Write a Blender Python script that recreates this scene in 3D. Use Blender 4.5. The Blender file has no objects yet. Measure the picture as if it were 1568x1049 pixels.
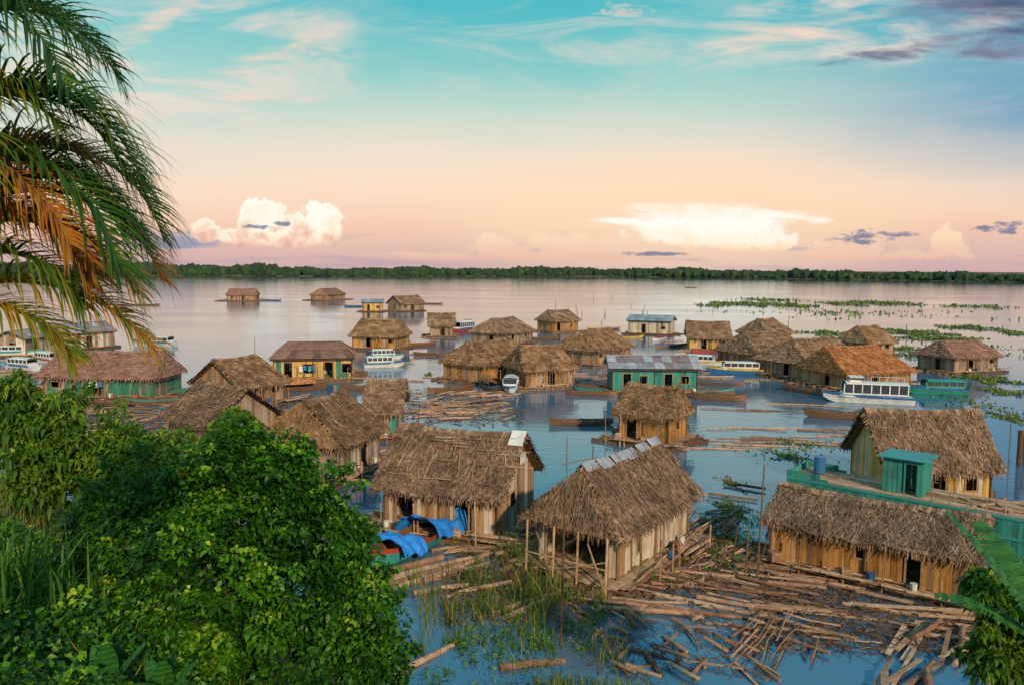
import bpy, math, random
import numpy as np
from mathutils import Vector, Matrix
random.seed(7); rng=np.random.default_rng(7)
R=random.random
def U(a,b): return a+(b-a)*R()
scene=bpy.context.scene
# ------------------------------------------------------------------ camera
CAMZ=12.0; F=1200.0
rot=Matrix.Rotation(math.radians(90-5.36),3,'X') @ Matrix.Rotation(math.radians(0.3),3,'Z')
cd=bpy.data.cameras.new("camera"); cam=bpy.data.objects.new("camera",cd); scene.collection.objects.link(cam)
cam.matrix_world=Matrix.Translation((0,0,CAMZ)) @ rot.to_4x4()
cd.sensor_width=36; cd.lens=F/1568*36; cd.clip_start=0.1; cd.clip_end=30000
scene.camera=cam
scene.view_settings.view_transform='Standard'
def ray(px,py): return rot @ Vector(((px-784)/F, -(py-524.5)/F, -1))
def P(px,py,z=0.0):          # survey: bearing measured in the photo -> site coordinates at height z
    d=ray(px,py); t=(z-CAMZ)/d.z; v=Vector((0,0,CAMZ))+d*t; return v
def PD(px,py,D):
    d=ray(px,py); return Vector((0,0,CAMZ))+d*(D/d.y)
def srgb(r,g,b):
    f=lambda c:(c/255/12.92) if c/255<=.04045 else ((c/255+.055)/1.055)**2.4
    return (f(r),f(g),f(b),1)
# ------------------------------------------------------------------ node helper
class NT:
    def __init__(s,tree): s.t=tree; s.n=tree.nodes; s.l=tree.links; s.n.clear()
    def new(s,typ,**k):
        n=s.n.new(typ)
        for a,b in k.items(): setattr(n,a,b)
        return n
    def put(s,sock,v):
        if hasattr(v,'is_output'): s.l.new(v,sock)
        elif v is not None: sock.default_value=v
    def math(s,op,a,b=None,c=None,clamp=False):
        n=s.new('ShaderNodeMath',operation=op); n.use_clamp=clamp
        s.put(n.inputs[0],a)
        if b is not None: s.put(n.inputs[1],b)
        if c is not None: s.put(n.inputs[2],c)
        return n.outputs[0]
    def mr(s,v,a,b,c=0.,d=1.,smooth=True):
        n=s.new('ShaderNodeMapRange'); n.interpolation_type='SMOOTHSTEP' if smooth else 'LINEAR'
        s.put(n.inputs['Value'],v)
        for nm,x in zip(('From Min','From Max','To Min','To Max'),(a,b,c,d)): n.inputs[nm].default_value=x
        return n.outputs[0]
    def mix(s,f,a,b,bt='MIX'):
        n=s.new('ShaderNodeMix',data_type='RGBA',blend_type=bt); n.clamp_factor=True
        s.put(n.inputs[0],f); s.put(n.inputs[6],a); s.put(n.inputs[7],b); return n.outputs[2]
    def ramp(s,f,stops,interp='LINEAR'):
        n=s.new('ShaderNodeValToRGB'); cr=n.color_ramp; cr.interpolation=interp
        while len(cr.elements)>1: cr.elements.remove(cr.elements[-1])
        cr.elements[0].position=stops[0][0]; cr.elements[0].color=stops[0][1]
        for p,c in stops[1:]:
            e=cr.elements.new(p); e.color=c
        s.put(n.inputs[0],f); return n.outputs[0]
    def noise(s,vec,scale,detail=4,rough=.55,dist=0):
        n=s.new('ShaderNodeTexNoise'); s.put(n.inputs['Vector'],vec)
        n.inputs['Scale'].default_value=scale; n.inputs['Detail'].default_value=detail
        n.inputs['Roughness'].default_value=rough; n.inputs['Distortion'].default_value=dist
        return n.outputs['Fac']
    def mapping(s,vec,scale=(1,1,1),loc=(0,0,0),rt=(0,0,0)):
        n=s.new('ShaderNodeMapping'); s.put(n.inputs[0],vec)
        n.inputs['Location'].default_value=loc; n.inputs['Rotation'].default_value=rt; n.inputs['Scale'].default_value=scale
        return n.outputs[0]
    def comb(s,x,y,z=0.):
        n=s.new('ShaderNodeCombineXYZ'); s.put(n.inputs[0],x); s.put(n.inputs[1],y); s.put(n.inputs[2],z); return n.outputs[0]
def C(*c): return (c[0],c[1],c[2],1)
def sc(c,k): return (c[0]*k,c[1]*k,c[2]*k,1)
MATS={}
def mat_base(name):
    m=bpy.data.materials.new(name); m.use_nodes=True; nt=NT(m.node_tree)
    out=nt.new('ShaderNodeOutputMaterial'); MATS[name]=m; return m,nt,out
def mat_var(name,c1,c2,c3=None,nscale=(3,3,3),rough=.85,bump=.4,spec=.2,rnd=.6,stain=.35,bscale=30):
    m,nt,out=mat_base(name)
    tc=nt.new('ShaderNodeTexCoord').outputs['Object']
    at=nt.new('ShaderNodeAttribute',attribute_name='rnd').outputs['Fac']
    n=nt.noise(nt.mapping(tc,nscale),1,6,.65)
    f=nt.math('ADD',nt.math('MULTIPLY',at,rnd),nt.math('MULTIPLY',nt.mr(n,.3,.7),1-rnd))
    st=[(0,c1),(1,c2)] if c3 is None else [(0,c1),(.5,c2),(1,c3)]
    col=nt.ramp(f,st)
    n2=nt.noise(tc,.7,4,.6)
    col=nt.mix(nt.math('MULTIPLY',nt.mr(n2,.45,.7),stain),col,nt.mix(.75,col,C(.04,.03,.02)))
    b=nt.new('ShaderNodeBsdfPrincipled'); nt.put(b.inputs['Base Color'],col)
    b.inputs['Roughness'].default_value=rough; b.inputs['Specular IOR Level'].default_value=spec
    if bump>0:
        bn=nt.new('ShaderNodeBump'); bn.inputs['Strength'].default_value=bump; bn.inputs['Distance'].default_value=.03
        nt.put(bn.inputs['Height'],nt.noise(nt.mapping(tc,nscale),bscale/10,5,.7)); nt.put(b.inputs['Normal'],bn.outputs[0])
    nt.l.new(b.outputs[0],out.inputs[0]); return m
def mat_leaf(name,stops,trans=.35,rough=.5):
    m,nt,out=mat_base(name)
    at=nt.new('ShaderNodeAttribute',attribute_name='rnd').outputs['Fac']
    col=nt.ramp(at,stops)
    b=nt.new('ShaderNodeBsdfPrincipled'); nt.put(b.inputs['Base Color'],col); b.inputs['Roughness'].default_value=rough
    b.inputs['Specular IOR Level'].default_value=.3
    tr=nt.new('ShaderNodeBsdfTranslucent'); nt.put(tr.inputs[0],nt.mix(1.0,col,C(1.3,1.25,.5),'MULTIPLY'))
    mx=nt.new('ShaderNodeMixShader'); mx.inputs[0].default_value=trans
    nt.l.new(b.outputs[0],mx.inputs[1]); nt.l.new(tr.outputs[0],mx.inputs[2]); nt.l.new(mx.outputs[0],out.inputs[0]); return m
thatch=mat_var('thatch',C(.07,.035,.018),C(.28,.155,.08),C(.52,.34,.20),(5,5,5),.95,.8,.05,.62,.65)
thatch_grey=mat_var('thatch_grey',C(.07,.038,.024),C(.27,.16,.095),C(.54,.38,.26),(5,5,5),.95,.8,.05,.62,.65)
thatch_red=mat_var('thatch_red',C(.12,.045,.02),C(.40,.16,.065),C(.52,.28,.12),(5,5,5),.95,.8,.05,.6,.4)
thatch_pink=mat_var('thatch_pink',C(.12,.06,.045),C(.31,.165,.12),C(.44,.26,.20),(5,5,5),.95,.8,.05,.6,.4)
THATCH={'t':thatch,'g':thatch_grey,'r':thatch_red,'p':thatch_pink}
WS=(14,14,1.2)
WOOD={'wood':mat_var('wood_wall',C(.13,.065,.03),C(.36,.20,.10),C(.52,.34,.20),WS,stain=.6),
 'orange':mat_var('orange_wood_wall',C(.17,.065,.015),C(.46,.21,.055),C(.58,.32,.11),WS,stain=.6),
 'grey':mat_var('weathered_wood_wall',C(.10,.07,.05),C(.28,.20,.14),C(.45,.35,.26),WS,stain=.6),
 'teal':mat_var('teal_painted_boards',C(.02,.12,.10),C(.04,.25,.20),C(.09,.34,.27),WS,rnd=.5,stain=.5),
 'yellow':mat_var('yellow_painted_boards',C(.30,.17,.05),C(.60,.38,.10),C(.70,.48,.20),WS,rnd=.5,stain=.5),
 'white':mat_var('whitewashed_boards',C(.27,.20,.14),C(.58,.47,.36),C(.72,.63,.52),WS,rnd=.5,stain=.5),
 'red':mat_var('red_painted_boards',C(.25,.03,.02),C(.45,.07,.04),None,WS),
 'green':mat_var('green_painted_boards',C(.03,.13,.08),C(.06,.26,.17),None,WS,stain=.5)}
log_m=mat_var('bare_log',C(.10,.05,.03),C(.32,.18,.11),C(.58,.40,.28),(3,3,3),.8,.6,.2)
dark_wood=mat_var('wet_dark_wood',C(.04,.022,.013),C(.14,.075,.038),C(.28,.165,.085),(6,6,6),.8,.5,.3)
plank_m=mat_var('sawn_plank',C(.16,.085,.045),C(.39,.235,.135),C(.62,.45,.31),(4,4,4),.8,.3,.2,stain=.5)
tin_m=mat_var('corrugated_tin',C(.22,.09,.06),C(.30,.31,.34),C(.50,.52,.56),(2,2,2),.45,.1,.5,rnd=.75,stain=.5)
tin_blue=mat_var('blue_tin',C(.14,.17,.20),C(.25,.31,.36),C(.38,.43,.48),(2,2,2),.4,.1,.5,rnd=.6)
tin_brown=mat_var('rusty_tin',C(.12,.055,.035),C(.25,.12,.075),C(.33,.19,.13),(2,2,2),.6,.1,.4,rnd=.5)
def paint(name,c): return mat_var(name,sc(c,.75),C(*c),None,(2,2,2),.4,.05,.5,rnd=.3,stain=.4)
p_white=paint('white_paint',(.78,.76,.72)); p_blue=paint('blue_paint',(.04,.16,.38)); p_yel=paint('yellow_paint',(.70,.48,.08))
p_green=paint('green_paint',(.03,.28,.19)); p_red=paint('red_paint',(.45,.06,.03)); p_brown=paint('brown_hull',(.20,.10,.05))
p_teal=paint('teal_paint',(.05,.32,.30)); glass=paint('dark_window_glass',(.03,.04,.05)); tarp_m=mat_var('blue_tarp',C(.01,.12,.45),C(.03,.30,.80),None,(3,3,3),.5,.2,.4,rnd=.4,stain=.1)
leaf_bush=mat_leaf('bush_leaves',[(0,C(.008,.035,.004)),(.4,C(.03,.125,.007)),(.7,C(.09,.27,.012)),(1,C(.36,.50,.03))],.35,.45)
leaf_tree=mat_leaf('tree_leaves',[(0,C(.03,.075,.008)),(.5,C(.11,.23,.015)),(1,C(.36,.44,.04))],.38)
leaf_grass=mat_leaf('grass_blades',[(0,C(.03,.07,.01)),(.5,C(.11,.20,.02)),(.8,C(.30,.28,.05)),(1,C(.42,.28,.12))],.35)
leaf_dark=mat_leaf('dark_grass_blades',[(0,C(.02,.07,.01)),(.7,C(.06,.18,.02)),(1,C(.15,.30,.04))],.3)
leaf_palm=mat_leaf('palm_leaflets',[(0,C(.015,.05,.012)),(.3,C(.05,.15,.02)),(.5,C(.18,.28,.03)),(.65,C(.48,.30,.04)),(.85,C(.55,.18,.03)),(1,C(.35,.16,.10))],.45)
leaf_ban=mat_leaf('banana_leaf',[(0,C(.015,.07,.02)),(1,C(.06,.22,.035))],.3,.35)
leaf_float=mat_leaf('floating_plants',[(0,C(.05,.08,.02)),(.6,C(.13,.20,.04)),(1,C(.32,.30,.1))],.2)
forest_m=mat_leaf('far_forest',[(0,C(.018,.038,.024)),(.7,C(.033,.066,.028)),(1,C(.06,.10,.035))],.05,.95)  # slight distance haze tinted into the dark greens
bark=mat_var('bark',C(.035,.025,.018),C(.12,.08,.05),None,(6,6,2))
# ------------------------------------------------------------------ mesh builder
class MB:
    def __init__(s): s.v=[]; s.f=[]; s.m=[]; s.r=[]
    def add(s,vs,fs,mi=0,r=None):
        o=len(s.v); s.v.extend([tuple(v) for v in vs]); r=R() if r is None else r
        for f in fs: s.f.append([o+i for i in f]); s.m.append(mi); s.r.append(r)
    def quad(s,a,b,c,d,mi=0,r=None): s.add([a,b,c,d],[(0,1,2,3)],mi,r)
    def box(s,c,d,mi=0,r=None,M=None):
        x,y,z=d[0]/2,d[1]/2,d[2]/2; c=Vector(c)
        vs=[Vector((i*x,j*y,k*z)) for k in(-1,1) for j in(-1,1) for i in(-1,1)]
        if M is not None: vs=[M@v for v in vs]
        s.add([c+v for v in vs],[(0,2,3,1),(4,5,7,6),(0,1,5,4),(2,6,7,3),(0,4,6,2),(1,3,7,5)],mi,r)
    def beam(s,p0,p1,w,h,mi=0,r=None,roll=0):
        p0=Vector(p0);p1=Vector(p1); d=p1-p0; M=d.to_track_quat('X','Z').to_matrix()@Matrix.Rotation(roll,3,'X')
        s.box((p0+p1)/2,(d.length,w,h),mi,r,M)
    def cyl(s,p0,p1,r0,r1=None,n=8,mi=0,r=None,caps=True):
        r1=r0 if r1 is None else r1; p0=Vector(p0);p1=Vector(p1)
        M=(p1-p0).to_track_quat('Z','Y').to_matrix(); vs=[]
        for p,rr in((p0,r0),(p1,r1)):
            for i in range(n):
                a=2*math.pi*i/n; vs.append(p+M@Vector((math.cos(a)*rr,math.sin(a)*rr,0)))
        fs=[(i,(i+1)%n,n+(i+1)%n,n+i) for i in range(n)]
        if caps: fs+= [tuple(range(n-1,-1,-1)),tuple(range(n,2*n))]
        s.add(vs,fs,mi,r)
    def obj(s,name,mats,parent=None,smooth=False):
        me=bpy.data.meshes.new(name); me.from_pydata(s.v,[],s.f)
        for m in (mats if isinstance(mats,(list,tuple)) else [mats]): me.materials.append(m)
        me.polygons.foreach_set('material_index',s.m)
        a=me.attributes.new('rnd','FLOAT','FACE'); a.data.foreach_set('value',s.r)
        if smooth: me.polygons.foreach_set('use_smooth',[True]*len(s.f))
        me.update(); o=bpy.data.objects.new(name,me); scene.collection.objects.link(o)
        if parent: o.parent=parent
        return o
def empty(name,loc=(0,0,0),yaw=0):
    o=bpy.data.objects.new(name,None); scene.collection.objects.link(o); o.location=loc; o.rotation_euler=(0,0,yaw); o.empty_display_size=.5; return o
def strips(name,Pt,Wd,mat,rnd,parent=None):
    N,k,_=Pt.shape
    V=np.stack([Pt-Wd,Pt+Wd],2).reshape(-1,3)
    base=(np.arange(N)*2*k)[:,None]+np.arange(k-1)[None,:]*2
    q=np.stack([base,base+1,base+3,base+2],-1).reshape(-1,4)
    me=bpy.data.meshes.new(name); me.vertices.add(len(V)); me.vertices.foreach_set('co',V.astype(np.float32).ravel())
    me.loops.add(q.size); me.loops.foreach_set('vertex_index',q.astype(np.int32).ravel())
    me.polygons.add(len(q)); me.polygons.foreach_set('loop_start',(np.arange(len(q))*4).astype(np.int32)); me.polygons.foreach_set('loop_total',np.full(len(q),4,np.int32))
    me.materials.append(mat); a=me.attributes.new('rnd','FLOAT','FACE'); a.data.foreach_set('value',np.repeat(np.clip(rnd,0,1),k-1).astype(np.float32))
    me.update(calc_edges=True); o=bpy.data.objects.new(name,me); scene.collection.objects.link(o)
    if parent: o.parent=parent
    return o
def nrm(a): return a/np.maximum(np.linalg.norm(a,axis=-1,keepdims=True),1e-6)
# ------------------------------------------------------------------ terrain
def shore(x):
    if x>-3: return 21.0+.6*math.sin(x*.7)+ (max(0,x-14)*.25)
    return 21.0+min(17,(-3-x)*1.05)+.6*math.sin(x*.7)
def hgt(x,y):
    d=shore(x)-y
    h=.42*d if d>0 else .22*d
    if d>0: h=min(h,9.5)
    h=max(h,-2.2)
    return h+.12*math.sin(x*1.3+y*.9)+.08*math.sin(x*2.9-y*2.1)-.05
def build_grid(name,xs,ys,fn,mat):
    vs=[(x,y,fn(x,y)) for y in ys for x in xs]; nx=len(xs); fs=[(j*nx+i,j*nx+i+1,(j+1)*nx+i+1,(j+1)*nx+i) for j in range(len(ys)-1) for i in range(nx-1)]
    me=bpy.data.meshes.new(name); me.from_pydata(vs,[],fs); me.materials.append(mat); me.polygons.foreach_set('use_smooth',[True]*len(fs))
    o=bpy.data.objects.new(name,me); scene.collection.objects.link(o); return o
gm,nt,out=mat_base('mud_and_grass')
tc=nt.new('ShaderNodeTexCoord').outputs['Object']; n=nt.noise(tc,.8,8,.7); n2=nt.noise(tc,6,6,.7)
col=nt.mix(nt.mr(n,.4,.6),nt.ramp(n2,[(.3,C(.06,.035,.02)),(.7,C(.22,.13,.07))]),nt.ramp(n2,[(.3,C(.03,.06,.012)),(.7,C(.13,.16,.035))]))
b=nt.new('ShaderNodeBsdfPrincipled'); nt.put(b.inputs['Base Color'],col); b.inputs['Roughness'].default_value=.95
bn=nt.new('ShaderNodeBump'); bn.inputs['Distance'].default_value=.15; nt.put(bn.inputs['Height'],n2); nt.put(b.inputs['Normal'],bn.outputs[0]); nt.l.new(b.outputs[0],out.inputs[0])
xs=[-9000,-2000,-400,-120]+[ -60+i*.8 for i in range(151)]+[120,400,2000,9000]
ys=[-2000,-300,-60]+[-20+i*.7 for i in range(100)]+[80,200,600,1500,9000]
build_grid('ground',xs,ys,hgt,gm)
# ------------------------------------------------------------------ water
wm,nt,out=mat_base('river_water')
tc=nt.new('ShaderNodeTexCoord').outputs['Object']
n1=nt.noise(nt.mapping(tc,(.45,1.3,1)),1.0,4,.6,.3); n2=nt.noise(nt.mapping(tc,(.02,.05,1)),1.0,3,.5)
bn=nt.new('ShaderNodeBump'); bn.inputs['Strength'].default_value=1; bn.inputs['Distance'].default_value=.03
nt.put(bn.inputs['Height'],nt.math('MULTIPLY',n1,nt.mr(n2,.35,.65,.3,1.)))
gl=nt.new('ShaderNodeBsdfGlossy'); gl.inputs['Roughness'].default_value=.045; gl.inputs['Color'].default_value=C(.93,.97,1.); nt.put(gl.inputs['Normal'],bn.outputs[0])
df=nt.new('ShaderNodeBsdfDiffuse'); nt.put(df.inputs[0],nt.mix(nt.mr(n2,.4,.6),C(.05,.14,.23),C(.07,.16,.24)))  # blue diffuse paints in part of the reflected upper sky
fr=nt.new('ShaderNodeFresnel'); fr.inputs[0].default_value=2.5; nt.put(fr.inputs['Normal'],bn.outputs[0])
mx=nt.new('ShaderNodeMixShader'); nt.l.new(fr.outputs[0],mx.inputs[0]); nt.l.new(df.outputs[0],mx.inputs[1]); nt.l.new(gl.outputs[0],mx.inputs[2]); nt.l.new(mx.outputs[0],out.inputs[0])
me=bpy.data.meshes.new('river_water'); me.from_pydata([(-9000,5,0),(9000,5,0),(9000,9000,0),(-9000,9000,0)],[],[(0,1,2,3)]); me.materials.append(wm)
scene.collection.objects.link(bpy.data.objects.new('river_water',me))
# ------------------------------------------------------------------ far forest
def ico(sub):
    import bmesh
    bm=bmesh.new(); bmesh.ops.create_icosphere(bm,subdivisions=sub,radius=1); v=np.array([x.co[:] for x in bm.verts]); f=np.array([[a.index for a in q.verts] for q in bm.faces]); bm.free(); return v,f
iv,iff=ico(2)
def far_line(a): # a=x/y bearing -> distance
    if a<-.25: return 1080+ (a+.25)*-150
    if a<.1: return 1080+(a+.25)*600
    return max(560,1290-(a-.1)*820)
vs=[];fs=[];rn=[];o=0
for i in range(4200):
    a=U(-1.1,1.1); D=far_line(a); sz=D/1150; dd=U(0,60)
    h=U(11.5,14.5)*sz*(1.3 if a<-.3 else 1)*(.95+.1*math.sin(a*37)+.06*math.sin(a*91)+.05*math.sin(a*211)); r=U(2.5,5.5)*sz
    if dd<12: h*=U(.3,1)
    D+=dd
    v=iv*np.array([r,r*.8,h*.5])*(1+rng.uniform(-.25,.25,(len(iv),1)))+np.array([a*D,D,h*.5-.5])
    vs.append(v); fs.append(iff+o); o+=len(iv); rn.append(np.full(len(iff),R()*.8)+rng.random(len(iff))*.2)
me=bpy.data.meshes.new('distant_forest'); me.from_pydata(np.concatenate(vs).tolist(),[],np.concatenate(fs).tolist()); me.materials.append(forest_m)
at=me.attributes.new('rnd','FLOAT','FACE'); at.data.foreach_set('value',np.concatenate(rn).astype(np.float32)); scene.collection.objects.link(bpy.data.objects.new('distant_forest',me))
vs=[];fs=[]
K=60
for i in range(K+1):
    a=-1.3+2.6*i/K; D=far_line(a)
    for dd,z in((-4,-.5),(6,1.2),(60,1.5),(7000,2)): vs.append((a*(D+dd),D+dd,z))
for i in range(K):
    for j in range(3): fs.append((i*4+j,i*4+j+4,i*4+j+5,i*4+j+1))
me=bpy.data.meshes.new('far_river_bank'); me.from_pydata(vs,[],fs); me.materials.append(gm); scene.collection.objects.link(bpy.data.objects.new('far_river_bank',me))
# ------------------------------------------------------------------ roofs
def lerp(a,b,t): return a+(b-a)*t
def slope(mb,A,B,Cc,D,lod,mi=0,strands=0,sag=.06,style='t'):
    A,B,Cc,D=map(Vector,(A,B,Cc,D))
    n=((D-Cc).cross(((A+B)/2)-((Cc+D)/2))).normalized()
    if n.z<0: n=-n
    dn=(((Cc+D)/2)-((A+B)/2)); ln=dn.length; dn.normalize()
    f1,f2=U(0,6),U(0,6)
    def pt(t,s): 
        p=lerp(lerp(A,B,t),lerp(Cc,D,t),s); p=p.copy(); p.z-=sag*4*t*(1-t)*(1-.3*s)
        if style=='t': p+=n*(.035*math.sin(t*11+f1+s*3)+.025*math.sin(t*23+f2-s*7))
        return p
    # underside slab
    o=-n*.2
    mb.quad(A+o,B+o,D+o,Cc+o,mi,.2)
    if style=='t':
        row=(.22,.32,.5)[lod]; seg=(.2,.35,.6)[lod]
        nr=max(3,int(ln/row))
        for i in range(nr):
            s0=i/nr; s1=(i+1.45)/nr
            w=(pt(1,min(s1,1))-pt(0,min(s1,1))).length; ns=max(1,int(w/seg)); rr=U(.15,.8)
            for j in range(ns):
                t0=j/ns; t1=(j+1)/ns; ja=U(-.07,.08)/ln*1.4
                k=.06+.06*R(); 
                a=pt(t0,s0)+n*.015; b=pt(t1,s0)+n*.015; c=pt(t1,min(s1+ja,1.05))+n*k; d=pt(t0,min(s1+ja+U(-.04,.04)/ln,1.05))+n*(k+U(-.03,.03))
                r=.4*rr+.6*R()
                mb.add([a,b,c,d,c-n*.08,d-n*.08],[(0,1,2,3),(3,2,4,5)],mi,r)
        # hanging fringe
        w=(D-Cc).length; nf=int(w/(.06,.14,.3)[lod])
        for j in range(nf):
            t=(j+R())/nf; p=pt(t,1.02)+n*U(-.03,.08); l=U(.1,.36); q=(D-Cc).normalized()*(.035,.06,.14)[lod]
            e=p+Vector((U(-.08,.08),U(-.08,.08),-l))+dn*.08
            mb.add([p-q,p+q,e+q*.3,e-q*.3],[(0,1,2,3)],mi,U(.0,.8))
        for j in range(strands):
            t=R(); s=R(); p=pt(t,s)+n*U(.09,.13); q=(D-Cc).normalized()
            dd=(dn+q*U(-.6,.6)+n*U(-.02,.12)).normalized()*U(.2,.6); q=q*U(.008,.024)
            if s+dd.length/ln>1.08: continue
            mb.add([p-q,p+q,p+dd+q*.5,p+dd-q*.5],[(0,1,2,3)],mi,R()*.8 if R()<.75 else U(.85,1))
        # verge (side) thatch edges
        for t in (0,1):
            ne=int(ln/(.08,.2,.4)[lod])
            for j in range(ne):
                s=(j+R())/ne; p=pt(t,s)+n*.05; q=dn*(.05,.08,.15)[lod]; sg=(1 if t else -1)
                if (A-B).length<.3: continue
                e=p+(B-A).normalized()*sg*U(.02,.24)-n*U(.05,.2)+dn*U(0,.12)
                mb.add([p-q,p+q,e+q*.4,e-q*.4],[(0,1,2,3)],mi,U(0,.8))
    else:
        ns_sheet=max(2,int((D-Cc).length/.85)); nrow=max(1,int(ln/1.7+.5))
        for i in range(nrow):
            for k in range(ns_sheet):
                r=R(); m=(3 if lod>1 else 7)
                for j in range(m):
                    t0=(k+j/m)/ns_sheet; t1=(k+(j+1)/m)/ns_sheet; tm=(t0+t1)/2
                    s0=i/nrow; s1=(i+1.03)/nrow; h=.03 if i%2 else .05
                    mb.quad(pt(t0,s0)+n*(h-.02),pt(tm,s0)+n*(h+.015),pt(tm,s1)+n*(h+.03),pt(t0,s1)+n*(h),mi,r)
                    mb.quad(pt(tm,s0)+n*(h+.015),pt(t1,s0)+n*(h-.02),pt(t1,s1)+n*(h),pt(tm,s1)+n*(h+.03),mi,r)
def wall(mb,p0,p1,z0,ztop,opens,mi,lod,nrmv,gap=.012,mi2=None):
    """planks from p0 to p1 (2-D), ztop(t)->height, opens: (t0,t1,z0,z1)"""
    p0=Vector((p0[0],p0[1],0));p1=Vector((p1[0],p1[1],0)); L=(p1-p0).length; pw=(.2,.26,.4)[lod]
    n=max(3,int(L/pw)); d=(p1-p0).normalized(); ang=math.atan2(d.y,d.x)
    M=Matrix.Rotation(ang,3,'Z')
    for i in range(n):
        t=(i+.5)/n; zt=ztop(t)-U(0,.04); segs=[(z0+U(-.08,.06),zt)]
        for (a,b,c,e) in opens:
            if a<=t*L<=b:
                ns=[]
                for (q0,q1) in segs:
                    if c>q0: ns.append((q0,min(c,q1)))
                    if e<q1: ns.append((max(e,q0),q1))
                segs=ns
        for q0,q1 in segs:
            if q1-q0<.05: continue
            c=p0+d*(t*L)+nrmv*U(-.012,.012); c.z=(q0+q1)/2
            m=mi if (mi2 is None or R()<.75) else mi2
            mb.box(c,(L/n-gap*U(.3,2),.035,q1-q0),m,None,M@Matrix.Rotation(U(-.012,.012),3,'Y'))
    for (a,b,c,e) in opens:  # frames
        for tt in (a,b):
            q=p0+d*tt+nrmv*.035; mb.box((q.x,q.y,(c+e)/2),(.07,.05,e-c+.1),1,.4,M)
        for zz in (c,e):
            if zz<z0+.1: continue
            q=p0+d*((a+b)/2)+nrmv*.04; mb.box((q.x,q.y,zz),(b-a+.14,.05,.07),1,.4,M)
    if lod<2 and L>2.5: # horizontal batten
        q=p0+d*(L/2)+nrmv*.03
        if not opens: mb.box((q.x,q.y,z0+.45),(L,.03,.08),1,.35,M)
HC=0
def hut(a,b,zr,hw,ez,wallc='wood',th='t',hipa=0,hipb=0,lod=None,roof='t',name='thatched_floating_house',front=None,enda=None,endb=None,raft=.8,strands=0,ext=.0,over=.45,open_front=False,wall2='grey',ridgecap=True,porch=0,rmat=None,base=.32,planks_on_roof=0,tin_ridge=0,ztrim=0):
    global HC; HC+=1; random.seed(100+HC*13)
    A=P(a[0],a[1],zr); B=P(b[0],b[1],zr)
    cen=(A+B)/2; yaw=math.atan2(B.y-A.y,B.x-A.x); L=(B-A).length+ext; D=cen.y
    if lod is None: lod=0 if D<46 else (1 if D<105 else 2)
    e=empty(name,(cen.x,cen.y,0),yaw)
    h=L/2; za=-h-hipa; zb=h+hipb
    # roof
    mb=MB()
    rmatl=rmat if rmat else THATCH[th]
    for sgn in(-1,1):
        slope(mb,(-h,0,zr),(h,0,zr),(za,sgn*hw,ez),(zb,sgn*hw,ez),lod,0,int(strands) if sgn<0 or lod==0 else 0,style=roof,sag=.14 if roof=='t' else .02)
    if hipa>0: slope(mb,(-h,.01,zr),(-h,-.01,zr),(za,hw,ez),(za,-hw,ez),lod,0,strands//3,style=roof)
    if hipb>0: slope(mb,(h,-.01,zr),(h,.01,zr),(zb,-hw,ez),(zb,hw,ez),lod,0,strands//3,style=roof)
    sl=Vector((0,hw,ez-zr)).normalized()
    if ridgecap and roof=='t':
        nn=int(L/(.16,.3,.5)[lod])
        for i in range(nn):
            x0=-h+L*i/nn; x1=x0+L/nn*1.1; zz=zr+.11+U(-.02,.03)-.14*4*((i+.5)/nn)*(1-(i+.5)/nn)
            for sgn in(-1,1):
                l=U(.3,.5); p=Vector((0,sgn*sl.y*l,sl.z*l-.0)); q=U(-.04,.04)
                mb.quad((x0,0,zz),(x1,0,zz),(x1+q,p.y,zz+p.z+.03),(x0+q,p.y,zz+p.z+.03),0,U(.1,.9))
    elif roof!='t':
        mb.beam((-h,0,zr+.05),(h,0,zr+.05),.3,.04,0,.8)
    mb.obj('roof',[rmatl],e)
    if tin_ridge:
        mt=MB()
        for i in range(tin_ridge):
            x0=-h+L*i/tin_ridge+U(0,.1); x1=x0+L/tin_ridge*U(.75,.98); tt=(i+.5)/tin_ridge; zz=zr+.20-.14*4*tt*(1-tt)
            for sgn in(-1,1):
                l=U(.35,.55); m=6
                for k in range(m):
                    xa=x0+(x1-x0)*k/m; xb=x0+(x1-x0)*(k+1)/m; w=.02*(k%2)
                    mt.quad((xa,0,zz+w),(xb,0,zz+.02-w),(xb,sgn*sl.y*l,zz+sl.z*l+.04-w),(xa,sgn*sl.y*l,zz+sl.z*l+.02+w),0,U(.2,.8))
        mt.obj('ridge_sheets',[tin_m],e)
    if planks_on_roof:
        mp=MB()
        sl2=Vector((0,-hw,ez-zr)); nv=Vector((0,-(zr-ez),hw)).normalized()
        for i in range(planks_on_roof):
            x=U(-h,h); s0=U(0,.7); p0=Vector((x,0,zr))+sl2*s0+nv*.17; p1=Vector((x+U(-.3,.3),0,zr))+sl2*min(1,s0+U(.15,.35))+nv*.17
            if R()<.55: p0=Vector((x,0,zr))+sl2*U(.0,.9)+nv*.17; p1=p0+Vector((U(.4,1.3),0,0))
            mp.beam(p0,p1,U(.03,.06),.025,0)
        mp.obj('roof_weights',[plank_m],e)
    # walls
    wm_=MB(); ov=over; x0=za+ov; x1=zb-ov; y=hw-ov
    rz=lambda yy: ez+(zr-ez)*(1-abs(yy)/hw)-.22
    zt=rz(y); wl=x1-x0
    if front is None:
        front=[]
        k=U(.12,.5)*wl; front.append((k,k+.85,base,min(zt-.12,2.0)))
        if wl>3.5:
            k2=(k+wl*.45)%(wl-1.4)+.3
            if abs(k2-k)>1.3: front.append((k2,k2+.8,base+.75,min(zt-.2,1.65)))
    if open_front: front=[(0.25,wl*.55,base,zt-.1)]+list(front)
    else: front=list(front)
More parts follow.
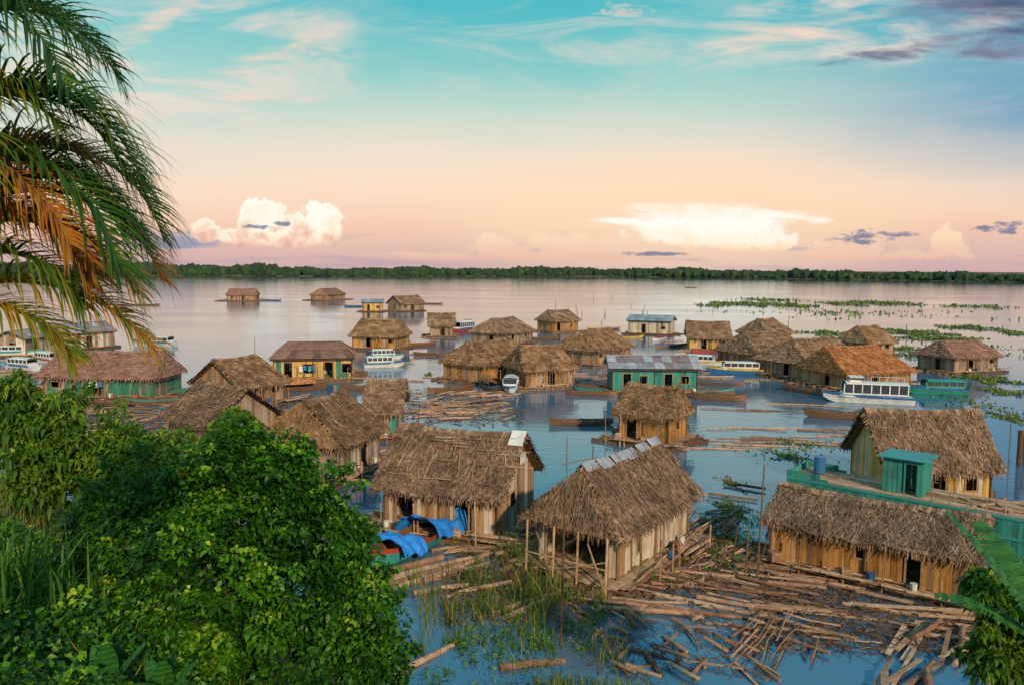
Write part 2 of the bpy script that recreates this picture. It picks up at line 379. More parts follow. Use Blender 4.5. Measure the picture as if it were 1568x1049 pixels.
    if hipa>0: fa=lambda t: ez-.08
    else: fa=lambda t: rz(-y+2*y*t)
    if hipb>0: fb=lambda t: ez-.08
    else: fb=lambda t: rz(-y+2*y*t)
    wall(wm_,(x0,-y),(x1,-y),base,lambda t:zt,front,0,lod,Vector((0,-1,0)),mi2=2)
    wall(wm_,(x0,y),(x1,y),base,lambda t:zt,[],0,lod,Vector((0,1,0)),mi2=2)
    wall(wm_,(x0,-y),(x0,y),base,fa,enda if enda is not None else ([(y*.7,y*.7+.8,base,1.9)] if R()<.5 else []),0,lod,Vector((-1,0,0)),mi2=2)
    wall(wm_,(x1,-y),(x1,y),base,fb,endb if endb is not None else ([(y*.8,y*.8+.7,base+.7,1.6)] if R()<.6 else []),0,lod,Vector((1,0,0)),mi2=2)
    wm_.obj('walls',[WOOD[wallc],plank_m,WOOD[wall2]],e)
    fr=MB()
    for xx in(x0,x1,(x0+x1)/2):
        for yy in(-y,y):
            fr.cyl((xx,yy*1.02,-.05),(xx,yy*1.02,zt+.05),.06,.055,6)
    for yy in (-hw+.08,hw-.08): fr.cyl((za+.1,yy,ez-.12),(zb-.1,yy,ez-.12),.045,.04,6)
    fr.cyl((-h+.1,0,zr-.25),(h-.1,0,zr-.25),.05,.05,6)
    fr.obj('frame_posts',[dark_wood],e)
    # raft
    rf=MB(); nlog=max(4,int((2*y+2*raft)/(.55 if lod<2 else .9)))
    for i in range(nlog):
        yy=-y-raft+(2*y+2*raft)*(i+.5)/nlog; r_=U(.15,.24)
        rf.cyl((x0-raft-U(-.1,1.0),yy+U(-.1,.1),.02),(x1+raft+U(-.1,1.0),yy+U(-.1,.1),.03),r_,r_*.8,7 if lod else 9,0)
    nb=max(3,int((wl+2*raft)/1.3))
    for i in range(nb):
        xx=x0-raft*.7+(wl+1.4*raft)*i/(nb-1); rf.beam((xx,-y-raft*.9,.22),(xx,y+raft*.9,.22),.1,.08,0)
    npk=int((2*y+1.6*raft)/(.22 if lod==0 else .4))
    for i in range(npk):
        yy=-y-raft*.8+(2*y+1.6*raft)*(i+.5)/npk
        rf.box(((x0+x1)/2+U(-.1,.1),yy,.285),(wl+1.5*raft+U(-.7,.3),(2*y+1.6*raft)/npk*.9,.035),1)
    if porch:
        for yy in(-y,-y*.3,y*.3,y):
            rf.cyl((x0-porch,yy,.1),(x0-porch+.1,yy,ez-.02),.05,.045,6,1)
        for yy in (-y,y*.3):
            rf.cyl((x0-porch-.3,yy-.2,.15),(x0-porch+.2,yy+.9,ez*.8),.035,.03,6,1)
        rf.cyl((x0-porch,-y,.95),(x0-porch,y,.9),.035,.03,6,1)
        rf.cyl((x0-porch,-y,1.25),(x0-porch,y*.2,.5),.03,.03,6,1)
    rf.obj('raft',[dark_wood,plank_m],e)
    # clutter around
    if lod<2:
        cl=MB()
        for i in range(14 if lod==0 else 8):
            xx=U(x0-raft,x1+raft); yy=-y-U(.15,raft+.4); l=U(.8,2.6); an=U(-.3,.3)+(math.pi/2 if R()<.2 else 0)
            cl.cyl((xx,yy,.38+U(0,.08)),(xx+l*math.cos(an),yy+l*math.sin(an)*.3,.4+U(0,.06)),U(.03,.07),U(.03,.05),6)
        for i in range(4):
            xx=U(x0-raft,x1+raft); yy=-y-raft-.1; cl.cyl((xx,yy,-.6),(xx+U(-.1,.1),yy,U(.8,2.2)),.035,.03,6)
        for i in range(4): # buckets, crates
            xx=U(x0,x1); yy=-y-U(.25,raft*.7); k=U(.12,.2)
            if R()<.5: cl.cyl((xx,yy,.3),(xx,yy,.3+k*2),k*.8,k,9,1+i%2)
            else: cl.box((xx,yy,.3+k),(k*2.4,k*2,k*2),0,None,Matrix.Rotation(U(0,1),3,'Z'))
        # washing line with cloths
        if R()<.6 and lod==1:
            xa=U(x0,x0+wl*.4); cl.cyl((xa-.1,-y-raft*.6,1.75),(xa+2.0,-y-raft*.6,1.7),.012,.012,4)
            for q in(xa-.1,xa+2.): cl.cyl((q,-y-raft*.6,.2),(q,-y-raft*.6,1.8),.03,.03,5)
            for i in range(4):
                q=xa+.1+i*.45; hh=U(.35,.6); w=.3; yb=-y-raft*.6
                cl.add([(q,yb-.01,1.72),(q+w,yb+.01,1.71),(q+w+U(-.04,.04),yb+.05,1.7-hh),(q+U(-.04,.04),yb-.05,1.72-hh)],[(0,1,2,3)],random.choice([1,2,3,4]))
        cl.obj('poles_and_clutter',[plank_m,p_blue,p_white,p_red,p_teal],e)
    return e
# --- near row
hut((890,716),(1005,672),4.3,2.3,2.15,'white','g',hipa=.8,strands=1800,porch=.85,over=.5,enda=[(.35,3.2,.32,1.9)],front=[(1.6,1.9,.9,1.5)],raft=1.1,wall2='wood',planks_on_roof=3,base=.4,tin_ridge=6)
eB=hut((618,650),(800,664),4.4,3.0,2.1,'wood','g',strands=1900,planks_on_roof=34,wall2='white',front=[(.6,1.5,.3,1.85),(3.5,4.2,.3,1.85)],endb=[(1.6,2.4,1.1,1.8)],raft=1.0,ext=.3)
mb=MB()
for (y,z,w,h_) in((-.55,3.45,.9,.62),(-1.7,2.35,.75,.6),(.7,3.1,.8,.5)): mb.box((2.87,y,z),(.03,w,h_),0,.9)
mb.box((2.95,-.42,4.28),(.7,.9,.02),0,.9,Matrix.Rotation(math.radians(37),3,'X'))
mb.obj('patch_sheets',[p_white],eB)
hut((462,615),(525,597),4.4,3.1,2.2,'grey','t',hipa=1.0,strands=1500,planks_on_roof=14,wall2='white')
hut((305,582),(378,594),4.2,2.9,2.1,'grey','g',strands=500,planks_on_roof=12,lod=0)
hut((325,551),(392,543),4.2,3.2,2.0,'wood','t',hipb=1)
hut((562,580),(622,580),4.0,2.8,2.0,'teal','g',strands=200,name='teal_floating_house',planks_on_roof=8,endb=[(1.4,2.2,.32,1.9)])
hut((92,536),(252,538),4.2,3.0,2.1,'green','p',hipb=.6,hipa=.4,name='teal_floating_house')
hut((75,497),(162,492),3.8,3.0,2.5,'white','t',roof='tin',rmat=tin_m,name='tin_roofed_house')
hut((10,508),(70,501),3.4,2.6,2.4,'white','t',roof='tin',rmat=tin_m,name='tin_roofed_house')
hut((440,524),(522,523),3.9,4.0,2.5,'yellow','t',hipa=1.6,hipb=1.6,roof='tin',rmat=tin_brown,name='veranda_house',wall2='green',front=[(1,1.9,.3,2.1),(3,4.2,.9,1.9),(5.2,6.1,.3,2.1),(7,8.2,.9,1.9)])
hut((553,488),(612,489),4.4,3.4,2.1,'orange','t',hipa=.7,hipb=.9)
hut((602,453),(640,452),4.4,3.4,2.2,'grey','g')
hut((553,458),(588,458),3.5,2.4,2.6,'yellow','t',roof='tin',rmat=tin_blue,name='yellow_floating_house')
hut((655,479),(697,479),4.2,3.2,2.1,'grey','g')
hut((752,488),(786,485),4.2,3.6,2.1,'grey','g',hipa=1.2,hipb=1.2)
hut((838,475),(870,474),4.2,3,2.3,'orange','g',hipa=.8,hipb=.8)
hut((714,524),(780,517),4.2,3.2,2.0,'orange','t',hipa=.9,hipb=.6)
hut((795,529),(856,527),4.2,3.1,2.0,'wood','t',hipa=.8,hipb=.8)
hut((890,506),(932,502),4.3,3.4,2.0,'wood','t',hipa=1.3,hipb=1.0)
hut((928,544),(1068,545),3.5,2.6,2.5,'teal','t',roof='tin',rmat=tin_m,name='teal_floating_house',front=[(1,1.8,.3,2.0),(2.6,3.4,1.,1.8),(5.0,5.8,.3,2.0),(6.6,7.4,1.,1.8)],wall2='teal')
hut((964,482),(1033,484),3.5,2.6,2.6,'white','t',roof='tin',rmat=tin_blue,name='tin_roofed_house')
hut((1050,491),(1116,492),4.3,3.2,2.0,'yellow','g',hipb=.3)
hut((1160,488),(1184,487),4.2,3.2,2.0,'wood','g',hipa=1.5,hipb=1.5)
hut((1138,509),(1198,506),4.3,3.7,1.9,'wood','g',hipa=1.2,hipb=1.0)
hut((1212,519),(1275,515),4.3,3.9,1.9,'wood','g',hipa=1.9,hipb=.5)
hut((1262,531),(1340,528),4.2,3.6,1.8,'wood','r',hipa=.4,hipb=2.0)
hut((1312,499),(1343,498),4.2,2.9,2.0,'wood','t',hipa=1,hipb=1)
hut((1440,522),(1495,520),3.7,2.9,2.0,'grey','p',hipa=1,hipb=1)
hut((352,442),(392,442),4.4,4.2,2.2,'wood','p',raft=3,hipa=1,hipb=1)
hut((490,442),(514,441),4.4,4,2.2,'wood','p',raft=2.5,hipa=1,hipb=1)
hut((963,585),(1042,592),4.0,2.2,2.1,'orange','t',hipa=.3,hipb=.3,strands=400,lod=0,front=[(.5,1.3,.32,1.85)],raft=.9,wall2='wood')
hut((1324,626),(1497,627),4.7,2.6,2.1,'yellow','g',strands=1500,lod=0,hipa=0,ext=.1,front=[(2.2,3.0,.3,1.7),(3.9,4.5,.9,1.6)],enda=[],wall2='white',name='yellow_thatched_house')
hut((1205,741),(1505,789),2.85,2.5,1.85,'orange','g',strands=2600,lod=0,ext=.5,front=[(3.2,3.7,1.0,1.5),(5.0,5.55,.3,1.55)],raft=.5,wall2='wood',over=.3,name='plank_walled_barn')
# ------------------------------------------------------------------ boats
def boat(name,px,py,yaw,L,W,H,kind,hull,trim,z0=0,stripe=None):
    pos=P(px,py,0); e=empty(name,(pos.x,pos.y,z0),math.radians(yaw)); mb=MB(); n=16
    def st(i,ins=0):
        t=i/n; x=-L/2+L*t
        if kind in('canoe','canopy','tarp'): w=W/2*(1-abs(2*t-1)**2.6*.93)
        else: w=W/2*(1-max(0,(t-.4)/.6)**2.3*.95)
        w=max(w-ins,.01); zg=H*(.8+.45*abs(2*t-1)**3 if kind in('canoe','canopy','tarp') else .8+.35*t**3)
        zk=-.15+ins+ (.6*H*max(0,(t-.8)/.2)**2)
        return [Vector((x,-w,zg)),Vector((x,-w*.93,zg*.72)),Vector((x,-w*.7,max(.02,zk+.06))),Vector((x,0,zk)),Vector((x,w*.7,max(.02,zk+.06))),Vector((x,w*.93,zg*.72)),Vector((x,w,zg))]
    for i in range(n):
        a=st(i);b=st(i+1)
        for k in range(6): mb.quad(a[k],b[k],b[k+1],a[k+1],1 if k in(0,5) else 0,.5)
        c=st(i,.05);d=st(i+1,.05)
        for k in range(6): mb.quad(c[k+1],d[k+1],d[k],c[k],2,.5)
        for k in(0,6): mb.quad(a[k],b[k],d[k]+Vector((0,0,.01)),c[k]+Vector((0,0,.01)),1,.8)
    a=st(0); mb.add(a,[tuple(range(7))],0,.5)
    if kind in('launch','ferry'):
        for i in range(n):
            a=st(i,.06);b=st(i+1,.06); mb.quad(a[0]-Vector((0,0,.08)),b[0]-Vector((0,0,.08)),b[6]-Vector((0,0,.08)),a[6]-Vector((0,0,.08)),3,.6)
        x0=-L*.42; x1=L*(.2 if kind=='launch' else .28); cw=W*.41; zb=H*.7; zc=H*.7+(.75 if kind=='launch' else 1.15)
        mb.box(((x0+x1)/2,0,(zb+zb+.32)/2),(x1-x0,2*cw,.34),3,.6)
        np_=7 if kind=='ferry' else 5
        for s in(-1,1):
            for i in range(np_+1):
                x=x0+(x1-x0)*i/np_; mb.box((x,s*cw*.98,(zb+.3+zc)/2),(.09,.05,zc-zb-.3),3,.6)
            mb.box(((x0+x1)/2,s*cw*.93,(zb+.3+zc)/2),(x1-x0-.05,.02,zc-zb-.32),4,.5)
            mb.box(((x0+x1)/2,s*(cw+.012),zb+.16),(x1-x0,.02,.09),1,.5)
        mb.add([(x1,-cw*.95,zb+.3),(x1,cw*.95,zb+.3),(x1-.3,cw*.9,zc),(x1-.3,-cw*.9,zc)],[(0,1,2,3)],4,.5)
        mb.add([(x1+.02,-cw,zb),(x1+.5,-cw*.6,zb),(x1+.5,cw*.6,zb),(x1+.02,cw,zb),(x1+.02,-cw,zb+.32),(x1+.02,cw,zb+.32)],[(0,1,4),(1,2,5,4),(2,3,5)],3,.5)
        m=8
        for i in range(m):
            a0=math.pi*i/m;a1=math.pi*(i+1)/m
            p=lambda a,x:Vector((x,-math.cos(a)*cw*1.08,zc+math.sin(a)*.16))
            mb.quad(p(a0,x0-.1),p(a1,x0-.1),p(a1,x1-.15),p(a0,x1-.15),3,.7)
        mb.quad((x0-.1,-cw*1.08,zc-.01),(x1-.15,-cw*1.08,zc-.01),(x1-.15,cw*1.08,zc-.01),(x0-.1,cw*1.08,zc-.01),3,.4)
        if kind=='ferry':
            mb.box((x1-1.0,0,zc+.35),(1.0,cw*1.1,.42),3,.6); mb.box((x1-1.0,0,zc+.42),(1.03,cw*1.13,.16),4,.6); mb.box((x1-1.05,0,zc+.6),(1.25,cw*1.3,.06),3,.6)
            for i in range(5): mb.cyl((x0+i*.7,-cw,zc+.1),(x0+i*.7,-cw,zc+.5),.02,.02,5,3)
            mb.cyl((x0,-cw,zc+.5),(x0+2.8,-cw,zc+.5),.02,.02,5,3)
    elif kind=='canopy':
        m=8; x0=-L*.38;x1=L*.3; cw=W*.46
        for j in range(14):
            xa=x0+(x1-x0)*j/14; xb=x0+(x1-x0)*(j+1.15)/14
            for i in range(m):
                a0=math.pi*i/m;a1=math.pi*(i+1)/m; k=R()*.03
                p=lambda a,x:Vector((x,-math.cos(a)*cw,H*.8+.25+k+math.sin(a)*.6))
                mb.quad(p(a0,xa),p(a1,xa),p(a1,xb),p(a0,xb),5)
        for x in(x0,0,x1):
            for s in(-1,1): mb.cyl((x,s*cw,H*.6),(x,s*cw,H*.8+.3),.03,.03,5,2)
    else:
        for i in range(5):
            x=-L*.36+L*.72*i/4; w=W/2*(1-abs(2*((x+L/2)/L)-1)**2.6*.93); mb.box((x,0,H*.62),(.2,2*w-.06,.035),2,.8)
    if kind=='tarp':
        tm=MB(); nx,ny=26,18
        for bi,(c0,c1,hh) in enumerate([(.12,.36,.5),(.5,.88,.75)]):
            g=[[None]*(ny+1) for _ in range(nx+1)]
            for i in range(nx+1):
                for j in range(ny+1):
                    u=i/nx; v=j/ny; x=-L/2+L*(c0+(c1-c0)*u)+.08*math.sin(v*9); yy=(v-.5)*W*1.45+.08*math.sin(u*7+bi)
                    z=H*.9+hh*math.exp(-((v-.5)*2.3)**2)*(.55+.45*math.sin(u*5+1+bi))+.07*math.sin(u*19+v*8)+.05*math.sin(v*23+u*6)
                    if abs(v-.5)>.36: z-=(abs(v-.5)-.36)*2.2
                    g[i][j]=(x,yy,z)
            for i in range(nx):
                for j in range(ny): tm.quad(g[i][j],g[i+1][j],g[i+1][j+1],g[i][j+1],0,.5)
        tm.obj('tarp',[tarp_m],e,True)
    mb.obj('hull_and_cabin',[hull,trim,dark_wood,p_white if kind in('launch','ferry') and hull is not p_green else (p_green if hull is p_green else plank_m),glass,thatch_red],e)
    return e
boat('tarp_covered_canoe',640,838,60,6.4,1.7,.7,'tarp',p_teal,p_red,z0=.08)
boat('speedboat',1124,572,172,6.4,1.9,.8,'launch',p_blue,p_yel)
boat('passenger_ferry',1328,616,165,7.6,2.3,.9,'ferry',p_white,p_blue)
boat('green_motorboat',1432,603,172,5.6,1.9,.8,'launch',p_green,p_blue)
boat('covered_motorboat',782,598,-95,4.6,1.7,.7,'launch',p_white,p_blue)
boat('covered_motorboat',752,596,-70,4.4,1.5,.6,'canopy',p_brown,p_blue)
boat('speedboat',592,550,20,4.5,1.7,.7,'launch',p_white,p_teal)
boat('speedboat',588,562,15,4.8,1.7,.7,'launch',p_white,p_blue)
boat('covered_motorboat',495,577,-100,4.2,1.6,.7,'launch',p_teal,p_blue)
boat('covered_motorboat',517,576,-95,4.2,1.6,.7,'launch',p_blue,p_teal)
boat('thatch_canopy_boat',115,604,12,7.0,1.9,.7,'canopy',p_brown,p_red)
boat('thatch_canopy_boat',452,598,22,6.2,1.8,.6,'canopy',p_brown,p_brown)
boat('covered_motorboat',712,508,60,7,2.4,1.0,'ferry',p_red,p_blue)
random.seed(3)
for (x,y,yw,l,hc,tc_) in [(958,518,20,7,p_yel,p_brown),(985,508,10,6,p_white,p_brown),(890,650,0,5,p_brown,p_brown),(412,461,0,9,p_blue,p_red),(215,468,5,12,p_brown,p_brown),(1375,655,200,5,p_brown,p_brown),(250,603,5,5,p_green,p_teal),(1095,588,170,6,p_brown,p_blue),(1058,441,0,8,p_brown,p_brown),
 (640,530,20,6,p_brown,p_red),(660,545,-10,5,p_brown,p_brown),(672,512,70,6,p_teal,p_brown),(905,605,170,5,p_brown,p_brown),(915,598,160,5,p_teal,p_brown),(1075,603,170,6,p_brown,p_teal),(1100,612,165,5,p_brown,p_brown),(1010,520,60,7,p_white,p_red),(1030,532,20,6,p_brown,p_blue),(905,515,5,7,p_brown,p_brown),(925,505,15,7,p_brown,p_yel),(560,597,5,5,p_brown,p_brown),(430,580,20,4,p_teal,p_brown),(410,570,-60,4,p_blue,p_white),(690,600,30,5,p_brown,p_brown),(1225,600,120,5,p_brown,p_brown),(1380,590,160,5,p_white,p_blue),(1090,540,10,6,p_red,p_brown),(830,520,10,6,p_brown,p_brown),(1290,640,165,6,p_brown,p_brown),(240,618,15,5,p_brown,p_teal),(160,620,-10,5,p_brown,p_brown),(545,470,5,7,p_blue,p_brown),(660,466,0,8,p_brown,p_brown)]:
    boat('canoe',x,y,yw,l,U(1.0,1.4),U(.45,.6),'canoe',hc,tc_)
boat('speedboat',235,530,170,7,2.2,.9,'launch',p_white,p_blue)
boat('speedboat',22,546,10,7,2,.9,'launch',p_white,p_teal)
boat('speedboat',30,566,160,5,1.8,.8,'launch',p_white,p_blue)
boat('speedboat',70,556,150,5,1.8,.8,'launch',p_white,p_red)
boat('speedboat',1080,560,-20,5,1.8,.7,'launch',p_white,p_yel)
# ------------------------------------------------------------------ green houseboat (right)
random.seed(5)
e=empty('green_houseboat',(18.7,35.3,0),math.radians(-42)); mb=MB(); HL=5.6; HB=1.25; DK=1.85
for y in(-HB,HB):
    sg=1 if y>0 else -1
    for i in range(int(2*HL/.2)):
        x=-HL+i*.2+.1; tp=DK+(.35 if x<-3.9 else (.15 if x<-3.5 else 0))
        mb.box((x,y,(tp+.0)/2),(.19,.05,tp),0)
    mb.box((0,y+sg*.035,DK-.05),(2*HL,.05,.12),1,.7)
    mb.box((0,y+sg*.035,.95),(2*HL,.05,.1),1,.9)
for x in(-HL,HL):
    for i in range(12): mb.box((x,-HB+.1+i*.208,(DK+.3)/2),(.05,.2,DK+.3 if x<0 else DK),0)
for i in range(12): mb.box((0,-HB+.12+i*.208,DK),(2*HL-.1,.2,.04),2)
for (x0,y0,x1,y1,op) in((-1.3,-.8,.4,-.8,[(.95,1.5,DK+.02,DK+1.5)]),(-1.3,.7,.4,.7,[]),(-1.3,-.8,-1.3,.7,[(.5,1.1,DK+.8,DK+1.3)]),(.4,-.8,.4,.7,[])):
    wall(mb,(x0,y0),(x1,y1),DK+.05,lambda t:DK+1.62,op,0,0,Vector((0,-1,0)) if y0==y1 else Vector((1,0,0)))
mb.box((-.45,-.05,DK+1.68),(2.1,1.95,.06),1,.9)
for i in range(12):
    x=U(.8,5); mb.beam((x,U(-.9,.9),DK+.06),(x+U(.6,1.6),U(-.9,.9),DK+.1),.1,.05,2)
for i in range(7): mb.cyl((.9+i*.7,-HB+.05,DK),(.9+i*.7,-HB+.05,DK+.5),.025,.025,5,2)
mb.obj('hull_and_cabin',[WOOD['teal'],p_teal,plank_m],e)
bb=MB()
for i in range(4):
    z0=1.9+i*.2; bb.cyl((-4.6,.3,z0+.03),(-4.6,.3,z0+.2),.28,.28,14,0,.5); bb.cyl((-4.6,.3,z0+.2),(-4.6,.3,z0+.23),.3,.3,14,0,.7)
bb.obj('water_barrel',[p_blue],e)
# ------------------------------------------------------------------ logs
def logs(name,items,mats):
    mb=MB()
    for (x,y,yaw,l,r,z,kind) in items:
        d=Vector((math.cos(yaw),math.sin(yaw),0))*l/2; c=Vector((x,y,z)); a=c-d+Vector((0,0,U(-.05,.05))); b=c+d+Vector((0,0,U(-.06,.08)))
        if kind==0:
            m=c+Vector((U(-.04,.04)*l,U(-.04,.04)*l,U(0,.03)))*1.0; k=9
            mb.cyl(a,m,r,r*.93,k,0,None); s=mb.r[-1]; mb.cyl(m,b,r*.93,r*.8,k,0,s)
        else: mb.beam(a,b,r*2,r*.5,1,None,U(-.2,.2))
    return mb.obj(name,mats,None)
random.seed(11)
def region(px0,px1,py0,py1): 
    p=P(U(px0,px1),U(py0,py1),0); return p.x,p.y
it=[]
for i in range(60):
    x,y=region(890,1180,930,1035); it.append((x,y,random.choice([-.9,-.5,2.1,.9,-1.2])+U(-.3,.3),U(.4,1.4),U(.04,.085),U(.03,.14),0 if R()<.6 else 1))
logs('floating_logs',it,[log_m,plank_m])
it=[]
for i in range(36):
    x,y=region(940,1260,870,945); it.append((x,y,math.radians(-22)+U(-.25,.25),U(1.6,5),U(.04,.10),U(.04,.16),0))
for i in range(34):
    x,y=region(1180,1560,890,990); it.append((x,y,math.radians(-30)+U(-.4,.4),U(1.5,4.5),U(.04,.10),U(.04,.2),0 if R()<.6 else 1))
logs('floating_logs',it,[log_m,plank_m])
it=[]
for i in range(26):
    x,y=region(1340,1600,975,1075); it.append((x,y,math.radians(52)+U(-.25,.25),U(1.6,3.6),U(.05,.11),U(.06,.3),1 if R()<.7 else 0))
for i in range(14):
    x,y=region(1120,1260,955,1020); it.append((x,y,math.radians(56)+U(-.12,.12),U(1.5,2.6),U(.025,.045),U(.08,.2),0))
logs('stacked_planks',it,[log_m,plank_m])
it=[]
for i in range(13):
    t=i/12; x,y=region(605,690,868,888); it.append((x+U(-.3,.3),y,math.radians(38)+U(-.08,.08),U(2.8,4.5),U(.09,.15),U(.04,.12),0))
for i in range(7):
    x,y=region(640,820,900,1030); it.append((x,y,math.radians(40)+U(-.5,.2),U(2,4),U(.06,.13),U(.03,.1),0))
logs('floating_logs',it,[log_m,plank_m])
it=[]
for i in range(140):
    x,y=region(120,420,612,720); it.append((x,y,math.radians(20)+U(-.8,.8),U(1.2,4.5),U(.05,.12),U(.05,.2),0 if R()<.5 else 1))
for i in range(60):
    x,y=region(640,780,600,645); it.append((x,y,math.radians(35)+U(-.5,.5),U(1.5,4),U(.05,.1),U(.05,.15),0 if R()<.5 else 1))
for i in range(100):
    x,y=region(-20,230,560,640); it.append((x,y,U(-.6,.6),U(1.5,5),U(.06,.14),U(.05,.2),0 if R()<.5 else 1))
for i in range(70):
    x,y=region(690,840,790,850); it.append((x,y,U(-.6,.9),U(1,3),U(.05,.1),U(.05,.2),0 if R()<.4 else 1))
for i in range(60):
    x,y=region(380,700,690,740); it.append((x,y,U(-.6,.9),U(1,3.2),U(.05,.1),U(.05,.2),0 if R()<.4 else 1))
for i in range(20):
    x,y=region(1060,1320,600,700) if i%2 else region(1080,1300,655,690); it.append((x,y,math.radians(random.choice([-8,5,-15])),U(2,7),U(.03,.07),.04,0))
for i in range(90):
    x,y=region(560,1300,520,590); it.append((x,y,U(-.5,.5),U(2,5),U(.06,.12),.06,0))
for i in range(60):
    x,y=region(1050,1140,780,900); it.append((x,y,math.radians(45)+U(-.5,.5),U(.5,2.4),U(.03,.08),.08,0))
logs('driftwood',it,[log_m,plank_m])
def debris(name,regs):
    mb=MB()
    for (a,b,c,d,n,s) in regs:
        for i in range(n):
            x,y=region(a,b,c,d); z=U(.02,.16)+max(0,hgt(x,y)); l=U(.15,.7)*s; an=U(0,6.28); q=Vector((math.cos(an),math.sin(an),U(-.15,.2)))*l
            mb.beam((x,y,z),(x+q.x,y+q.y,z+q.z),U(.015,.05)*s,U(.01,.03)*s,0)
    return mb.obj(name,[dark_wood])
random.seed(12)
debris('driftwood_debris',[(860,1300,865,925,900,1),(900,1200,925,1030,350,.7),(1150,1568,880,1000,1300,1),(700,1000,850,920,1000,1),(690,840,770,860,700,1),(1020,1130,790,900,700,1),(100,480,600,730,1300,1.8),(560,800,595,650,500,1.8),(0,260,560,620,500,2),(680,900,880,960,500,.9),(930,1070,650,672,120,1.4)])
random.seed(13)
pl=MB()
for (px,py,h,dx) in((858,990,5.2,.1),(1158,892,4.6,.15),(1140,890,2.2,.1),(868,700,1.4,.0),(1120,860,1.5,.2),(905,735,2,.1),(640,660,2,.1),(390,560,3.5,.1),(1545,700,2.6,0),(700,590,2.5,.1),(680,540,2.5,0),(900,560,2.5,0),(1210,600,2.4,.1),(430,600,2,.1),(550,540,3,0),(1180,585,2.2,0),(300,640,2,.1)):
    p=P(px,py,0); pl.cyl((p.x,p.y,-.5),(p.x+dx,p.y,h),.04,.03,7)
for i in range(30):
    x,y=region(850,1010,455,500) if i%3 else region(1040,1500,450,560); pl.cyl((x,y,-.5),(x+U(-.2,.2),y,U(.8,2.6)),.09,.06,6)
for i in range(14):
    x,y=region(655,700,880,960) if i%2 else region(740,1000,830,880); pl.cyl((x,y,-.3),(x+U(-.3,.3),y+U(-.2,.2),U(.4,1.2)),.03,.02,6)
p=P(1158,892,0); pl.cyl((p.x,p.y,.3),(p.x+.5,p.y-.2,2.6),.03,.03,6)
p=P(860,740,0); pl.cyl((p.x,p.y,1.1),(p.x+2.0,p.y+.5,1.4),.03,.03,6)
a=P(1108,742,0);b=P(1172,752,0); pl.cyl((a.x,a.y,.15),(b.x,b.y,.15),.08,.07,7)
a=P(1085,758,0);b=P(1160,768,0); pl.cyl((a.x,a.y,.1),(b.x,b.y,.1),.07,.06,7)
pl.obj('mooring_poles',[dark_wood])
p=P(1560,712,0); mb=MB(); mb.cyl((p.x,p.y,-1),(p.x,p.y,2.2),.16,.15,10); mb.cyl((p.x+.5,p.y+.2,-1),(p.x+.45,p.y+.2,1.8),.13,.12,10); mb.beam((p.x-.2,p.y-.2,1.6),(p.x+.8,p.y,1.6),.1,.1); mb.obj('mooring_post',[dark_wood])
# ------------------------------------------------------------------ vegetation helpers
def grass(name,xy,hh,ww,mat,lean=.35,zf=None,rb=(0,1)):
    N=len(xy); base=np.array([[x,y,(zf(x,y) if zf else 0)] for x,y in xy]); h=hh*(.35+rng.random(N)**1.5*1.2)
    an=rng.random(N)*6.283; ld=np.stack([np.cos(an),np.sin(an),np.zeros(N)],1)*(lean*rng.random(N)*h)[:,None]
    up=np.zeros((N,3)); up[:,2]=h
    Pt=np.stack([base,base+up*.5+ld*.25,base+up*.85+ld*.75,base+up*(1-.1)+ld*1.25],1)
    a2=rng.random(N)*6.283; sd=np.stack([np.cos(a2),np.sin(a2),np.zeros(N)],1)*ww
    Wd=np.stack([sd,sd*.9,sd*.5,sd*.05],1); return strips(name,Pt,Wd,mat,rb[0]+(rb[1]-rb[0])*rng.random(N))
def leaves(cl,per,size,droop=.3,asp=.32,shell=.45,hi=.35):
    Ps=[];Ws=[];Rs=[]
    for (c,r,n) in cl:
        n=max(4,int(n*per)); d=nrm(rng.normal(size=(n,3))); rad=r*(shell+(1-shell)*rng.random(n)**.5)
        p=np.array(c)+d*rad[:,None]*np.array([1,1,.8])
        dr=nrm(d*.8+rng.normal(size=(n,3))*.6+np.array([0,0,.15]))
        l=size*(.5+.9*rng.random(n))[:,None]; s=nrm(np.cross(dr,rng.normal(size=(n,3))*.5+np.array([0,0,1.])))*l*asp
        tip=p+dr*l-np.array([0,0,1])*droop*l; mid=p+dr*l*.5
        Ps.append(np.stack([p,mid,tip],1)); Ws.append(np.stack([s*.1,s,s*.05],1))
        cr=rng.random()**1.5*.55
        Rs.append(cr+.3*rng.random(n)+hi*np.clip(d[:,2],0,1)**2-.06)  # hi: painted highlight, upward side of each clump gets brighter leaf colour
    return np.concatenate(Ps),np.concatenate(Ws),np.concatenate(Rs)
